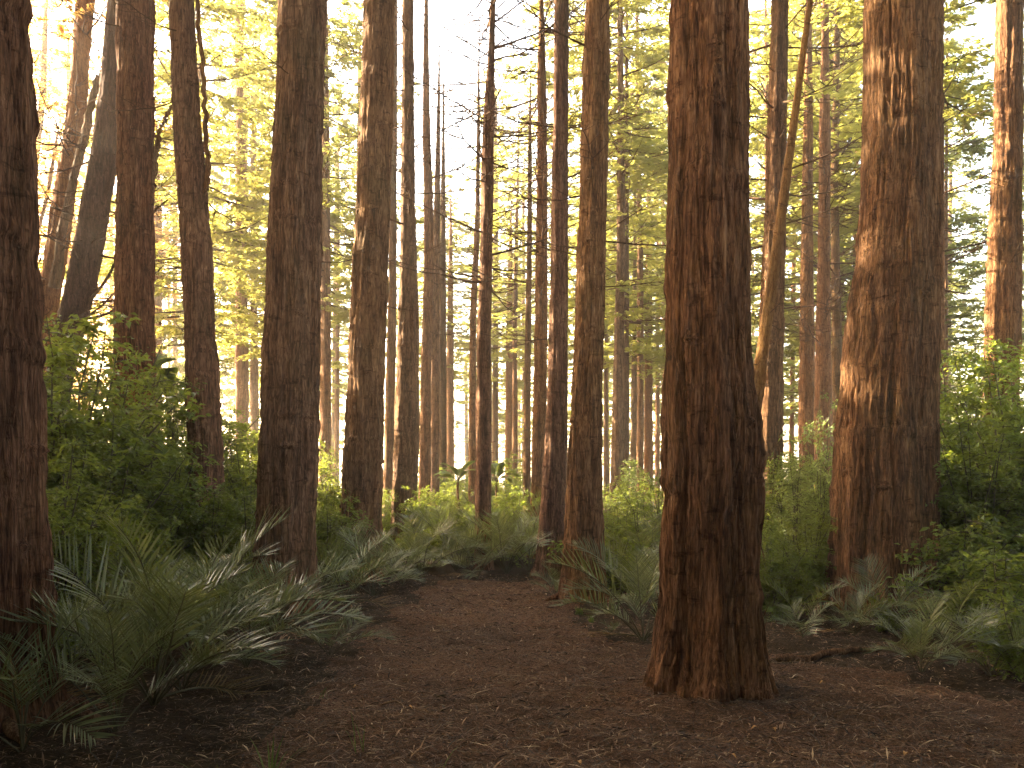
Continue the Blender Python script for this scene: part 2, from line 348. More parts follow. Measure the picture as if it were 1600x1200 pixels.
LIVEG = [dead_branch(160+k, 1.8, .014, 18).mesh('live_branch', [DEADWOOD, NEEDLES_BACKLIT], False) for k in range(5)]

def crown_mesh(seed, H, R, nb, mats, dens=1.0, low=.0, leaf=.15):
    """conifer crown from z=0 to H: tiers of drooping, upturned boughs with flat sprays of foliage"""
    rg = np.random.default_rng(seed); b = MB(); n = 8; t = np.linspace(0, 1, n)
    for k in range(nb):
        s_ = (k+rg.random())/nb; z = s_*H; L = R*(1-s_)**.75*rg.uniform(.55, 1.15)*(.55+.45*min(1, s_*5))+.35
        a = rg.random()*2*pi; dr = rg.uniform(.05, .35); up = rg.uniform(.1, .35); rise = rg.uniform(-.05, .45)*s_
        rx = t*L; rz = -dr*L*t+up*L*t**2.5+rise*L*t
        wob = np.cumsum(rg.normal(0, .03, n))*L*.3
        P = np.stack([rx*cos(a)-wob*sin(a), rx*sin(a)+wob*cos(a), z+rz], -1)
        b.tube(P, (.012+.012*L)*(1-.85*t)*.8, 3, 0)
        nt2 = max(3, int(L*4.5*dens)); q = rg.uniform(.18, 1, nt2)
        for u in q:
            i = min(n-2, int(u*(n-1))); p = P[i]+(P[i+1]-P[i])*(u*(n-1)-i); sg = rg.choice([-1, 1]); l = L*rg.uniform(.18, .38)*(1.15-u*.7)+.12
            ang = a+sg*rg.uniform(.6, 1.15); dv = np.array([cos(ang), sin(ang), rg.uniform(-.28, .12)])
            m = int(8+l*26); w_ = rg.random(m); PP = p+dv*l*w_[:, None]+np.stack([0*w_, 0*w_, -.12*l*w_**2], -1)
            side = rg.choice([-1., 1.], m); la = ang+side*rg.uniform(.3, 1.1, m)
            D = np.stack([np.cos(la), np.sin(la), rg.normal(-.15, .22, m)], -1); N = rg.normal(0, .3, (m, 3))+[0, 0, 1]
            PP = PP+rg.normal(0, .025, (m, 3))
            b.leaves(PP, D, N, rg.uniform(.6, 1.35, m)*leaf*1.15, rg.uniform(.3, .6, m)*leaf*1.15, 1)
    return b.mesh('crown', mats, False)
CR = [crown_mesh(200+k, 20, (3.1, 2.6, 3.6, 2.9, 3.3, 2.4)[k], (120, 105, 125, 115, 110, 100)[k], [DEADWOOD, NEEDLES_DARK if k in (1, 4) else NEEDLES]) for k in range(6)]
CRG = [crown_mesh(230+k, 20, 3.0, 100, [DEADWOOD, NEEDLES_BACKLIT], .8) for k in range(2)]
CRH = [crown_mesh(240+k, 14, 4.6, 120, [DEADWOOD, NEEDLES], .9, 0, .24) for k in range(3)]   # high crowns, above the frame

TREES = {}
def tree(label, d, E, H=28, seed=1, mat=None, crown=None, c0=14, cs=1.0, dead=0, dz=(3, 12), live=0, livem=None, cat='tree', group=None,
         name='redwood_tree', dl=(.5, 1.2), **kw):
    mat = mat or BARK; E = list(E)
    x0 = (E[-1][1]+E[-1][2])/2; zb = gz((x0-800)/F*d, d)
    me, org, cen, rad = trunk_mesh('trunk', d, E, H, seed, mat, z0=zb-.02, **kw)
    root = empty(name, org); tagp(root, label, cat, group or 'tall straight forest trees'); link('trunk', me, root)
    rg = random.Random(seed)
    if crown is not None:
        L = min(c0, H-4); o = link('crown', crown, root); top = H+1.2; base_h = 20 if crown in CR or crown in CRG else 14
        sz = (top-L)/base_h; o.scale = (cs, cs, sz); o.rotation_euler = (0, 0, rg.random()*6.28)
        zc = L; o.location = (float(cen(np.array(zc)))-org[0], 0, zc)
        # follow the lean of the trunk
        dx = (float(cen(np.array(float(H))))-float(cen(np.array(float(zc)))))/(H-zc); o.rotation_euler = Vector((dx, 0, 1)).to_track_quat('Z', 'Y').to_euler()
    for i in range(dead+live):
        a = rg.random()*2*pi; z = rg.uniform(*dz); lv = i >= dead
        o = link('dead_branch' if not lv else 'leafy_branch', (rg.choice(livem or LIVE) if lv else rg.choice(DEAD)), root)
        r = float(rad(np.array(z)))*.85; o.location = (float(cen(np.array(z)))-org[0]+r*cos(a), r*sin(a), z-org[2])
        s_ = rg.uniform(*dl); o.scale = (s_, s_, s_*rg.uniform(.7, 1.1)); o.rotation_euler = (rg.uniform(-.2, .2), rg.uniform(-.25, .3), a)
    return root, org, cen, rad
def limb(root, org, pts, d, r0, r1, mat, name='limb', seg=8, seed=0):
    P = np.array([W(px, py, d) for px, py in pts])-np.array(org); rg = np.random.default_rng(seed)
    n = len(P); t = np.linspace(0, n-1, n*5); Q = np.stack([np.interp(t, range(n), P[:, k]) for k in range(3)], -1)
    ker = np.array([1, 2, 3, 2, 1])/9.
    for k in range(3): Q[2:-2, k] = np.convolve(Q[:, k], ker, 'valid')
    Q = Q+rg.normal(0, .012, Q.shape)*[[1, 1, .3]]
    b = MB(); rr = np.linspace(r0, r1, len(Q))*(1+rg.normal(0, .07, len(Q))); b.tube(Q, rr, seg); return link(name, b.mesh(name, [mat], True), root)

# --- the near giants
t1 = tree('dark redwood trunk cut off by the left edge of the photo, palm at its foot', 5.6,
     [(0, -92, 33), (100, -88, 40), (300, -80, 46), (500, -78, 52), (600, -76, 55), (800, -74, 61), (1000, -74, 70), (1120, -80, 80)], 30, 11, detail=1.1, strips=500, flare=.15, rings=.8, crown=CRH[0], c0=15)
t5 = tree('straight redwood with lower trunk hidden by shrub leaves, left of the kinked trunk', 14,
     [(0, 185, 238), (200, 187, 237), (400, 184, 238), (500, 183, 238), (600, 182, 238), (700, 178, 238), (850, 176, 240)], 29, 12, strips=420, crown=CRH[1], c0=15, dead=5, dz=(6, 11))
t6 = tree('redwood with a kinked leaning trunk and an upright side limb, left of the path', 13,
     [(0, 266, 301), (100, 270, 307), (200, 273, 312), (300, 280, 322), (400, 285, 330), (500, 290, 333), (600, 294, 342), (700, 296, 346), (800, 302, 349), (870, 306, 354)], 27, 13, strips=420, crown=CRH[2], c0=14, dead=4, dz=(6, 10))
limb(t6[0], t6[1], [(306, 318), (318, 305), (325, 285), (323, 240), (321, 180), (318, 110), (313, 60), (309, 20), (305, -40)], 12.95, .05, .03, BARK)
limb(t5[0], t5[1], [(236, 300), (241, 270), (243, 240), (247, 212), (258, 185), (268, 168), (280, 150)], 14, .055, .03, BARK)
t8 = tree('large straight redwood left of the path with palm fronds at its foot', 10.9,
     [(0, 437, 508), (100, 436, 506), (200, 430, 502), (300, 425, 501), (400, 420, 500), (500, 416, 499), (600, 411, 497), (700, 408, 496), (800, 404, 492), (900, 400, 489), (955, 396, 490)], 32, 14, strips=900, crown=CRH[0], c0=16, flutes=6, dead=2, dz=(5, 8), detail=1.15)
t11 = tree('tapering redwood beside the far left bend of the path, curled twigs on its right', 15.4,
     [(0, 570, 616), (100, 568, 615), (200, 563, 612), (300, 559, 610), (400, 553, 606), (500, 548, 603), (600, 546, 600), (700, 540, 598), (800, 534, 595), (900, 530, 594)], 31, 15, strips=420, crown=CRH[1], c0=18, dead=6, dz=(5, 9), detail=1.1, dl=(.4, .8))
t24 = tree('twin looking ridged redwood touching the left side of the tree at the path end', 15.4,
     [(0, 867, 888), (100, 866, 888), (200, 865, 887), (300, 863, 887), (400, 862, 887), (500, 859, 886), (600, 857, 886), (700, 852, 885), (800, 846, 884), (905, 838, 883)], 30, 16, strips=300, crown=CRH[2], c0=18, dead=16, dz=(4, 11), detail=1.1, lobes=[(.70, .04, .06, 20)])
t25 = tree('redwood with a flared foot standing at the right edge of the path end', 11.9,
     [(0, 917, 951), (100, 912, 951), (200, 910, 949), (300, 908, 948), (400, 903, 946), (500, 901, 943), (600, 896, 941), (700, 890, 940), (800, 886, 940), (900, 882, 943), (940, 878, 946)], 30, 17, strips=450, crown=CRH[0], c0=16, dead=9, dz=(3.2, 8.5), detail=1.15, flare=.16)
t33 = tree('nearest giant redwood with a deep groove in its flared foot, right of the path', 6.6,
     [(0, 1050, 1163), (100, 1050, 1164), (200, 1049, 1165), (300, 1048, 1166), (400, 1045, 1167), (500, 1043, 1168), (600, 1040, 1173), (660, 1039, 1183), (720, 1037, 1187), (800, 1037, 1184), (900, 1036, 1181), (950, 1035, 1182), (1000, 1031, 1186), (1060, 1026, 1192)], 34, 18,
     strips=750, crown=CRH[1], c0=17, flare=.17, flutes=7, detail=1.15, lobes=[(.61, .045, .12, 6), (.80, .03, .04, 4), (.9, .04, .05, 3)], rings=.75)
t40 = tree('massive broad redwood with pale ridged bark on its left side, right of the nearest giant', 11.3,
     [(0, 1357, 1468), (100, 1357, 1467), (200, 1356, 1465), (300, 1352, 1464), (400, 1344, 1463), (500, 1329, 1461), (600, 1320, 1459), (700, 1311, 1458), (800, 1308, 1458), (900, 1305, 1459), (945, 1303, 1462)], 34, 19,
     strips=800, crown=CRH[2], c0=18, flutes=7, flare=.16, detail=1.15, dead=6, dz=(4, 8), dl=(.2, .5), lobes=[(.70, .03, .03, 30), (.86, .06, .08, 4)], rings=.8)
t41 = tree('dark redwood behind the right bank shrubs near the right edge of the photo', 16,
     [(0, 1560, 1596), (100, 1558, 1596), (200, 1556, 1595), (300, 1551, 1594), (400, 1548, 1593), (500, 1544, 1592), (573, 1541, 1588), (800, 1530, 1585)], 30, 20, strips=250, crown=CRH[0], c0=17, dead=18, dz=(5, 11), dl=(.3, .7))
def roots(t, n, seed, L=.55):
    root, org, cen, rad = t; g = np.random.default_rng(seed)
    for k in range(n):
        a = (k+g.uniform(-.3, .3))/n*2*pi; r0 = float(rad(np.array(org[2]+.1))); l = L*g.uniform(.6, 1.4); m = 9; u = np.linspace(0, 1, m)
        rr = r0*.86+l*u; aa = a+np.cumsum(g.normal(0, .05, m)); x = rr*np.cos(aa); y = rr*np.sin(aa)
        z = terrain(x+org[0], y+org[1])-org[2]+.07*(1-u)**2.2-.015-.05*u**3+g.normal(0, .006, m)
        b = MB(); b.tube(np.stack([x, y, z], -1), (.05*(1-u)**1.0+.012)*g.uniform(.7, 1.2), 9); link('root', b.mesh('root', [BARK], True), root)
roots(t40, 9, 2, .7); roots(t25, 8, 3, .35); roots(t8, 8, 4, .4); roots(t1, 7, 5, .4)
# --- the leaning pair on the left
t3 = tree('pale leaning trunk on the left, first behind the leftmost tree, with a curved limb', 22,
     [(0, 120, 146), (100, 113, 138), (200, 104, 131), (300, 86, 116), (400, 72, 103), (500, 54, 86), (560, 44, 74)], 26, 21, BARK_PALE, crown=CRG[0], c0=13, cs=.9, dead=46, dz=(5, 14), live=4, livem=LIVEG, dl=(.7, 1.8))
limb(t3[0], t3[1], [(84, 450), (103, 330), (124, 245), (138, 185), (150, 132), (160, 108), (186, 76), (215, 50)], 21.6, .13, .06, BARK_GREY)
t4 = tree('thick grey brown leaning trunk just left of the straight shrub covered redwood', 20,
     [(0, 170, 200), (150, 157, 190), (250, 142, 181), (350, 124, 165), (450, 105, 147), (490, 93, 135), (560, 80, 118)], 26, 22, BARK_DARK, crown=CRG[1], c0=14, cs=.8, dead=54, dz=(4, 12), live=2, livem=LIVEG, dl=(.7, 1.8))
limb(t4[0], t4[1], [(140, 470), (165, 440), (190, 395), (215, 360), (240, 330), (262, 312)], 19.7, .04, .02, BARK_GREY, seed=2)
limb(t4[0], t4[1], [(125, 500), (165, 492), (200, 470), (228, 440), (255, 415)], 19.7, .035, .015, BARK_GREY, seed=3)
limb(t4[0], t4[1], [(60, 540), (100, 515), (140, 495), (175, 462), (190, 450)], 19.6, .035, .015, BARK_GREY, seed=3)
tree('thin hazy leaning trunk close to the right side of the leftmost tree', 34,
     [(60, 66, 74), (150, 62, 72), (250, 50, 60), (350, 42, 51)], 24, 23, BARK_PALE, crown=CRG[0], c0=9, cs=.9, live=10, livem=LIVEG, dz=(6, 18))
tree('very thin leaning pole between the leftmost tree and the pale leaning trunk', 30,
     [(230, 84, 89), (300, 72, 78), (370, 55, 60), (450, 42, 47)], 15, 24, BARK_PALE, crown=None, live=6, livem=LIVEG, dz=(6, 14))
t35 = tree('bare leaning dead trunk with pale wood crossing behind the nearest giant redwood', 12,
     [(0, 1262, 1270), (200, 1233, 1245), (400, 1204, 1220), (600, 1175, 1194), (700, 1160, 1181)], 13, 25, PALEWOOD, stubs=24, knots=2, dead=6, dz=(3, 9), dl=(.2, .5), name='dead_tree')
# --- the middle distance
MID = [
 ('slim trunk with foliage left of the large straight redwood', 32, [(0, 366, 380), (200, 369, 384), (400, 369, 386), (640, 368, 388)], 27, 31, None, CR[0], 9, 14),
 ('slimmer companion trunk squeezed against the left of the large straight redwood', 38, [(250, 392, 401), (400, 392, 402), (640, 391, 404)], 24, 32, None, CR[1], 8, 0),
 ('slim trunk just right of the large straight redwood', 28, [(170, 503, 514), (500, 502, 517), (750, 498, 517)], 24, 33, None, CR[2], 9, 6),
 ('thin dark pole tree between the large straight and the tapering redwood', 45, [(310, 526, 531), (500, 525, 531), (720, 522, 530)], 22, 34, None, CR[3], 7, 0),
 ('dark slim trunk half hidden behind the right side of the tapering redwood', 26, [(0, 612, 621), (300, 609, 620), (500, 606, 620), (800, 598, 612)], 26, 35, BARK_GREY, None, 9, 22),
 ('ridged mid sized trunk first to the right of the tapering redwood', 20, [(0, 629, 646), (100, 629, 646), (200, 628, 647), (300, 627, 648), (400, 626, 651), (500, 622, 653), (600, 620, 654), (700, 616, 655), (800, 612, 648)], 27, 36, None, CRH[1], 18, 20),
 ('dark slightly bowed slim trunk, left of a tight row of three thinner ones', 24, [(0, 663, 669), (100, 661, 670), (200, 660, 672), (300, 662, 676), (400, 663, 677), (500, 660, 675), (600, 657, 673), (790, 654, 672)], 25, 37, None, None, 13, 12),
 ('first of the three thin trunks in a tight row left of the centre gap', 27, [(280, 679, 688), (400, 676, 687), (500, 673, 686), (765, 671, 686)], 17, 38, None, None, 9, 12),
 ('middle of the three thin trunks in a tight row left of the centre gap', 32, [(300, 689, 696), (500, 686, 697), (755, 685, 698)], 19, 39, BARK_GREY, None, 9, 8),
 ('sunlit orange trunk on the left side of the bright centre gap', 40, [(430, 700, 708), (550, 698, 709), (750, 697, 710)], 17, 40, BARK_PALE, None, 9, 6),
 ('narrow dark trunk touching the left side of the bristly centre tree', 25, [(250, 744, 750), (350, 742, 750), (500, 734, 744), (785, 732, 744)], 17, 41, None, None, 9, 10),
 ('centre tree bristling with fine dead branches at the end of the path', 17, [(0, 767, 774), (100, 762, 773), (200, 755, 772), (300, 752, 771), (400, 751, 769), (500, 746, 767), (700, 744, 767), (850, 743, 768)], 17, 42, None, None, 12, 66),
 ('sunlit orange trunk on the right side of the bright centre gap', 42, [(400, 794, 801), (500, 791, 801), (745, 789, 802)], 17, 43, BARK_PALE, None, 8, 6),
 ('thin trunk touching the right side of the sunlit orange one in the centre', 38, [(350, 805, 810), (500, 801, 808), (750, 800, 809)], 20, 44, None, CR[5], 9, 10),
 ('thin dark pole right of the centre gap', 24, [(230, 825, 831), (400, 823, 831), (600, 819, 829), (810, 817, 829)], 14, 45, BARK_GREY, None, 8, 24),
 ('mid sized trunk with many dead twigs left of the ridged twin looking redwood', 19, [(0, 843, 849), (100, 840, 853), (300, 839, 855), (500, 836, 855), (700, 832, 852), (812, 829, 850)], 22, 46, None, None, 13, 46),
 ('slim trunk right of the redwood with the flared foot', 26, [(0, 965, 973), (200, 965, 975), (400, 964, 977), (500, 961, 975), (700, 956, 976), (790, 954, 977)], 25, 47, None, CR[0], 13, 26),
 ('thin trunk with lit top midway between the path end redwood and the nearest giant', 32, [(50, 993, 998), (200, 995, 1000), (400, 996, 1005), (700, 995, 1006)], 24, 48, None, CR[1], 10, 10),
 ('short thin trunk left of the one midway before the nearest giant', 36, [(550, 987, 995), (720, 985, 995)], 18, 49, BARK_GREY, CR[2], 9, 4),
 ('orange tinted slim trunk in the gap left of the nearest giant', 40, [(480, 1008, 1019), (730, 1006, 1020)], 21, 50, BARK_PALE, CR[3], 9, 4),
 ('very thin trunk second from the left side of the nearest giant', 46, [(400, 1025, 1030), (740, 1023, 1031)], 20, 51, None, CR[4], 9, 0),
 ('hair thin trunk right against the left side of the nearest giant', 50, [(400, 1035, 1039), (740, 1033, 1039)], 20, 52, None, CR[5], 9, 0),
 ('very thin trunk grazing the right side of the redwood with the flared foot', 40, [(400, 945, 950), (740, 943, 951)], 20, 53, None, CR[0], 9, 0),
 ('dark mid sized trunk right of the nearest giant, crossed by the leaning dead one', 17, [(0, 1206, 1231), (100, 1204, 1230), (200, 1200, 1228), (300, 1198, 1227), (400, 1192, 1226), (500, 1188, 1224), (690, 1184, 1221), (800, 1180, 1222)], 25, 54, None, CRH[2], 14, 22),
 ('slim ringed trunk right of the leaning dead trunk', 26, [(0, 1259, 1267), (100, 1258, 1269), (200, 1256, 1270), (300, 1254, 1269), (500, 1250, 1271), (680, 1249, 1274)], 25, 55, None, None, 13, 30),
 ('slim stubby trunk midway between the two broad redwoods on the right', 24, [(0, 1285, 1294), (200, 1281, 1297), (400, 1279, 1296), (500, 1276, 1297), (680, 1274, 1300)], 24, 56, BARK_PALE, None, 13, 40),
 ('thin dark trunk close behind the stubby one between the broad redwoods', 28, [(50, 1304, 1312), (300, 1298, 1309), (500, 1300, 1314), (660, 1301, 1317)], 23, 57, BARK_GREY, CR[2], 12, 26),
 ('pale thin trunk showing behind the dark one between the broad redwoods', 36, [(160, 1311, 1319), (450, 1310, 1319), (650, 1309, 1320)], 21, 58, BARK_PALE, CR[3], 12, 6),
 ('thin trunk second from the left side of the massive broad redwood', 34, [(200, 1337, 1342), (400, 1333, 1341), (650, 1330, 1342)], 22, 59, None, CR[4], 11, 6),
 ('slim trunk against the left side of the massive broad redwood', 30, [(100, 1350, 1358), (300, 1348, 1358), (650, 1340, 1356)], 24, 60, BARK_PALE, CR[5], 12, 12),
 ('slim dark trunk against the right side of the massive broad redwood', 20, [(0, 1464, 1473), (300, 1463, 1475), (525, 1461, 1475), (650, 1460, 1476)], 22, 61, None, CR[0], 12, 24),
 ('faint thin trunk in the sky gap right of the massive broad redwood', 30, [(0, 1479, 1483), (300, 1476, 1481), (650, 1474, 1481)], 18, 62, None, CR[1], 8, 10),
 ('distant trunk seen between the straight and the kinked redwood on the left', 36, [(320, 239, 252), (600, 238, 253)], 18, 63, BARK_PALE, CRG[1], 8, 4),
]
for lb, d, E, H, sd_, mt, cr, c0, dd in MID:
    big = d < 21
    tree(lb, d, E, H, sd_, mt, crown=cr, c0=c0 if not (cr in CR) else max(6, c0-2), cs=.9+.25*((sd_*7) % 5)/5, dead=int(dd*1.5), dz=(EYE+(HY-(470 if d < 22 else 560))/F*d, min(H-1, EYE+HY/F*d+1)),
         stubs=30 if d < 34 else 8, strips=160 if big else 40, knots=1.2, dl=(.5, 1.6), flare=.25)

# --- distant trees filling the depth of the forest
rg = random.Random(77); far = []
def far_tree(px, d, H, v, mt, c0=None, cs=None, label=None, group='distant slender conifers'):
    wpx = rg.uniform(.2, .34)*F/d; x = px; ln = rg.uniform(-8, 8)
    E = [(100, x-wpx*.3+ln, x+wpx*.3+ln), (700, x-wpx*.5, x+wpx*.5)]
    tree(label or 'distant slender conifer with backlit yellow green foliage among many like it', d, E, H, 300+len(far), mt, crown=v, c0=c0 or rg.uniform(3, 6), cs=cs or rg.uniform(.85, 1.3),
         group=group, name='conifer_tree', stubs=0, strips=0, knots=0, detail=.5, flare=.2, flutes=3)
    far.append(px)
for row, (d0, d1, n) in enumerate(((27, 34, 11), (35, 46, 20), (48, 62, 26), (64, 90, 34))):
    for i in range(n):
        px = -150+(i+rg.uniform(.1, .9))*1900/n; d = rg.uniform(d0, d1)
        if 640 < px < 860 and d < 40: continue
        if 1478 < px < 1552 and d < 50: continue
        if 40 < px < 100 and d < 60: continue
        if px < 210: v = rg.choice(CRG); mt = BARK_PALE
        else: v = rg.choice(CR); mt = rg.choice([None, BARK_PALE, BARK_GREY])
        hh = rg.uniform(19, 29) if not 590 < px < 750 else rg.uniform(11, 17)
        far_tree(px, d, hh, v, mt, c0=rg.uniform(4, 7.5) if row < 2 else rg.uniform(1.5, 5))

# --- unseen trees added outside the frame to shade the place
for i, (x, y) in enumerate([(-9, 2), (-13, 9), (-17, 15), (-22, 22), (15, 10), (19, 18), (-24, 8), (-28, 18), (24, 12), (-4, 3.2), (-6, -1.5), (-1.5, -2.5), (3.2, -1.6), (7, 1), (-9, -5.5), (-4, -6.5), (1, -7), (5.5, -6), (10, -3), (11, 3)]):
    dd = 11.; rr = rg.uniform(.25, .45); H = rg.uniform(24, 32)
    z0 = gz(x, y); me, org, cen, rad = trunk_mesh('trunk', dd, [(0, 800-rr*100, 800+rr*100), (700, 800-rr*120, 800+rr*120)], H, 500+i, BARK, detail=.3, strips=0, knots=0)
    r_ = empty('redwood_tree', (x, y, z0-.05)); tagp(r_, 'unseen tall redwood added for shade outside the view beside or behind the photographer', 'tree', 'added shade trees outside the view')
    link('trunk', me, r_); o = link('crown', CRH[i % 3], r_, (0, 0, (14 if i > 5 else 11) if y < 8 else 8)); o.scale = (1.15, 1.15, 1.2); o.rotation_euler = (0, 0, i*1.3)

for i, (x, y, H) in enumerate([(-9.5, 6.5, 8), (-12, 9.5, 9.5), (-11.5, 4, 9), (-14.5, 13, 9), (-17.5, 17, 10), (-15, 8, 11), (-9, 1.5, 9), (-19, 13, 11), (-22, 20, 11), (-12.3, 15, 8), (-14.2, 17.6, 8), (-13, 7, 8), (-17, 10, 10), (-15.5, 19, 8), (-20, 16, 10), (-25, 16, 11), (-13, 0, 10), (-7.5, -2, 9), (-5, -4.5, 10), (-2.2, -5.5, 9.5), (.8, -5, 10), (3.6, -4.2, 9), (6.2, -2.5, 10), (8, .5, 9), (9.5, 4, 9), (-9, -6, 11), (-5.5, -8.5, 12), (-1, -9, 12), (3.5, -8.5, 12), (8, -7, 12), (11.5, -3, 11), (12, 8, 9)]):  # unseen conifers added to block low sun and sky light
    me, org, cen, rad = trunk_mesh('trunk', 11., [(0, 793, 807), (700, 788, 812)], H*1.3, 560+i, BARK, detail=.4)
    r_ = empty('shade_conifer', (x, y, gz(x, y)-.05)); tagp(r_, 'unseen young bushy conifer added for shade outside the view beside or behind the photographer', 'tree', 'added shade conifers outside the view')
    link('trunk', me, r_); o = link('crown', CR[i % 6], r_, (0, 0, .3)); o.scale = (1.25, 1.25, H*1.3/20); o.rotation_euler = (0, 0, i*1.7)
# ------------------------------------------------------------------ shrubs
def shrub_mesh(seed, H, R, stems, leaf, mat, dens=1.0, wide=.52):
    rg = np.random.default_rng(seed); b = MB()
    for k in range(stems):
        a = rg.random()*2*pi; L = H*rg.uniform(.6, 1.05); sp = R*rg.uniform(.15, 1.0); n = 8; t = np.linspace(0, 1, n)
        x = sp*t**1.3; P = np.stack([x*cos(a), x*sin(a), L*t*(1-.18*t*(sp/R))], -1)+np.cumsum(rg.normal(0, .02*H/2, (n, 3)), 0)*[[1, 1, .3]]
        P[0] = [x[0]+rg.normal(0, .05), rg.normal(0, .05), -.05]
        b.tube(P, (.006+.006*H)*(1-.8*t), 4, 0)
        for j in range(int(9*dens+H*3.2)):
            u = rg.uniform(.12, 1); i = min(n-2, int(u*(n-1))); p = P[i]+(P[i+1]-P[i])*(u*(n-1)-i)
            an = rg.random()*2*pi; l = rg.uniform(.22, .55)*(.6+.25*H)*(1.15-.6*u); up = rg.uniform(-.15, .6); m = 5; s_ = np.linspace(0, 1, m)
            Q = p+np.stack([cos(an)*l*s_, sin(an)*l*s_, l*(up*s_-.35*s_**2)], -1); b.tube(Q, .004*(1-.7*s_)+.001, 3, 0)
            w_ = int(16*dens+l*14); q = rg.uniform(.15, 1, w_); ii = np.minimum(m-2, (q*(m-1)).astype(int)); PP = Q[ii]+(Q[ii+1]-Q[ii])*(q*(m-1)-ii)[:, None]
            la = an+rg.choice([-1., 1.], w_)*rg.uniform(.3, 1.5, w_); D = np.stack([np.cos(la), np.sin(la), rg.normal(-.15, .35, w_)], -1)
            N = rg.normal(0, .38, (w_, 3))+[0, 0, 1]; PP = PP+rg.normal(0, .03, (w_, 3))
            ls = rg.uniform(.6, 1.3, w_)*leaf; b.leaves(PP, D, N, ls, ls*wide, 1)
    return b.mesh('foliage', [STEM, mat], False)
SH = {'broad': [shrub_mesh(400+k, 2.4, 1.15, 18, .078, SHRUB, 1.35) for k in range(4)],
      'fine': [shrub_mesh(410+k, 2.0, 1.0, 15, .05, SHRUB, 1.5) for k in range(3)],
      'low': [shrub_mesh(420+k, .8, .7, 10, .06, SHRUB, 1.0) for k in range(3)],
      'pale': [shrub_mesh(430+k, 2.4, .9, 12, .075, SHRUB_LIGHT, 1.2, .34) for k in range(2)]}
BASEH = {'broad': 2.4, 'fine': 2.0, 'low': .8, 'pale': 2.4}
def shrub(px, ytop, d, kind='broad', ws=1.0, label='', group='understory shrubs', x=None, h=None, name='shrub'):
    x = (px-800)/F*d if x is None else x; z = gz(x, d); H = (EYE+(HY-ytop)/F*d-z)*1.08 if h is None else h
    o = link(name, rg.choice(SH[kind])); o.location = (x, d, z-.03); s_ = H/BASEH[kind]; o.scale = (ws*(s_*.5+.5),)*2+(s_,)
    o.rotation_euler = (0, 0, rg.random()*6.28); tagp(o, label, 'shrub', group); return o
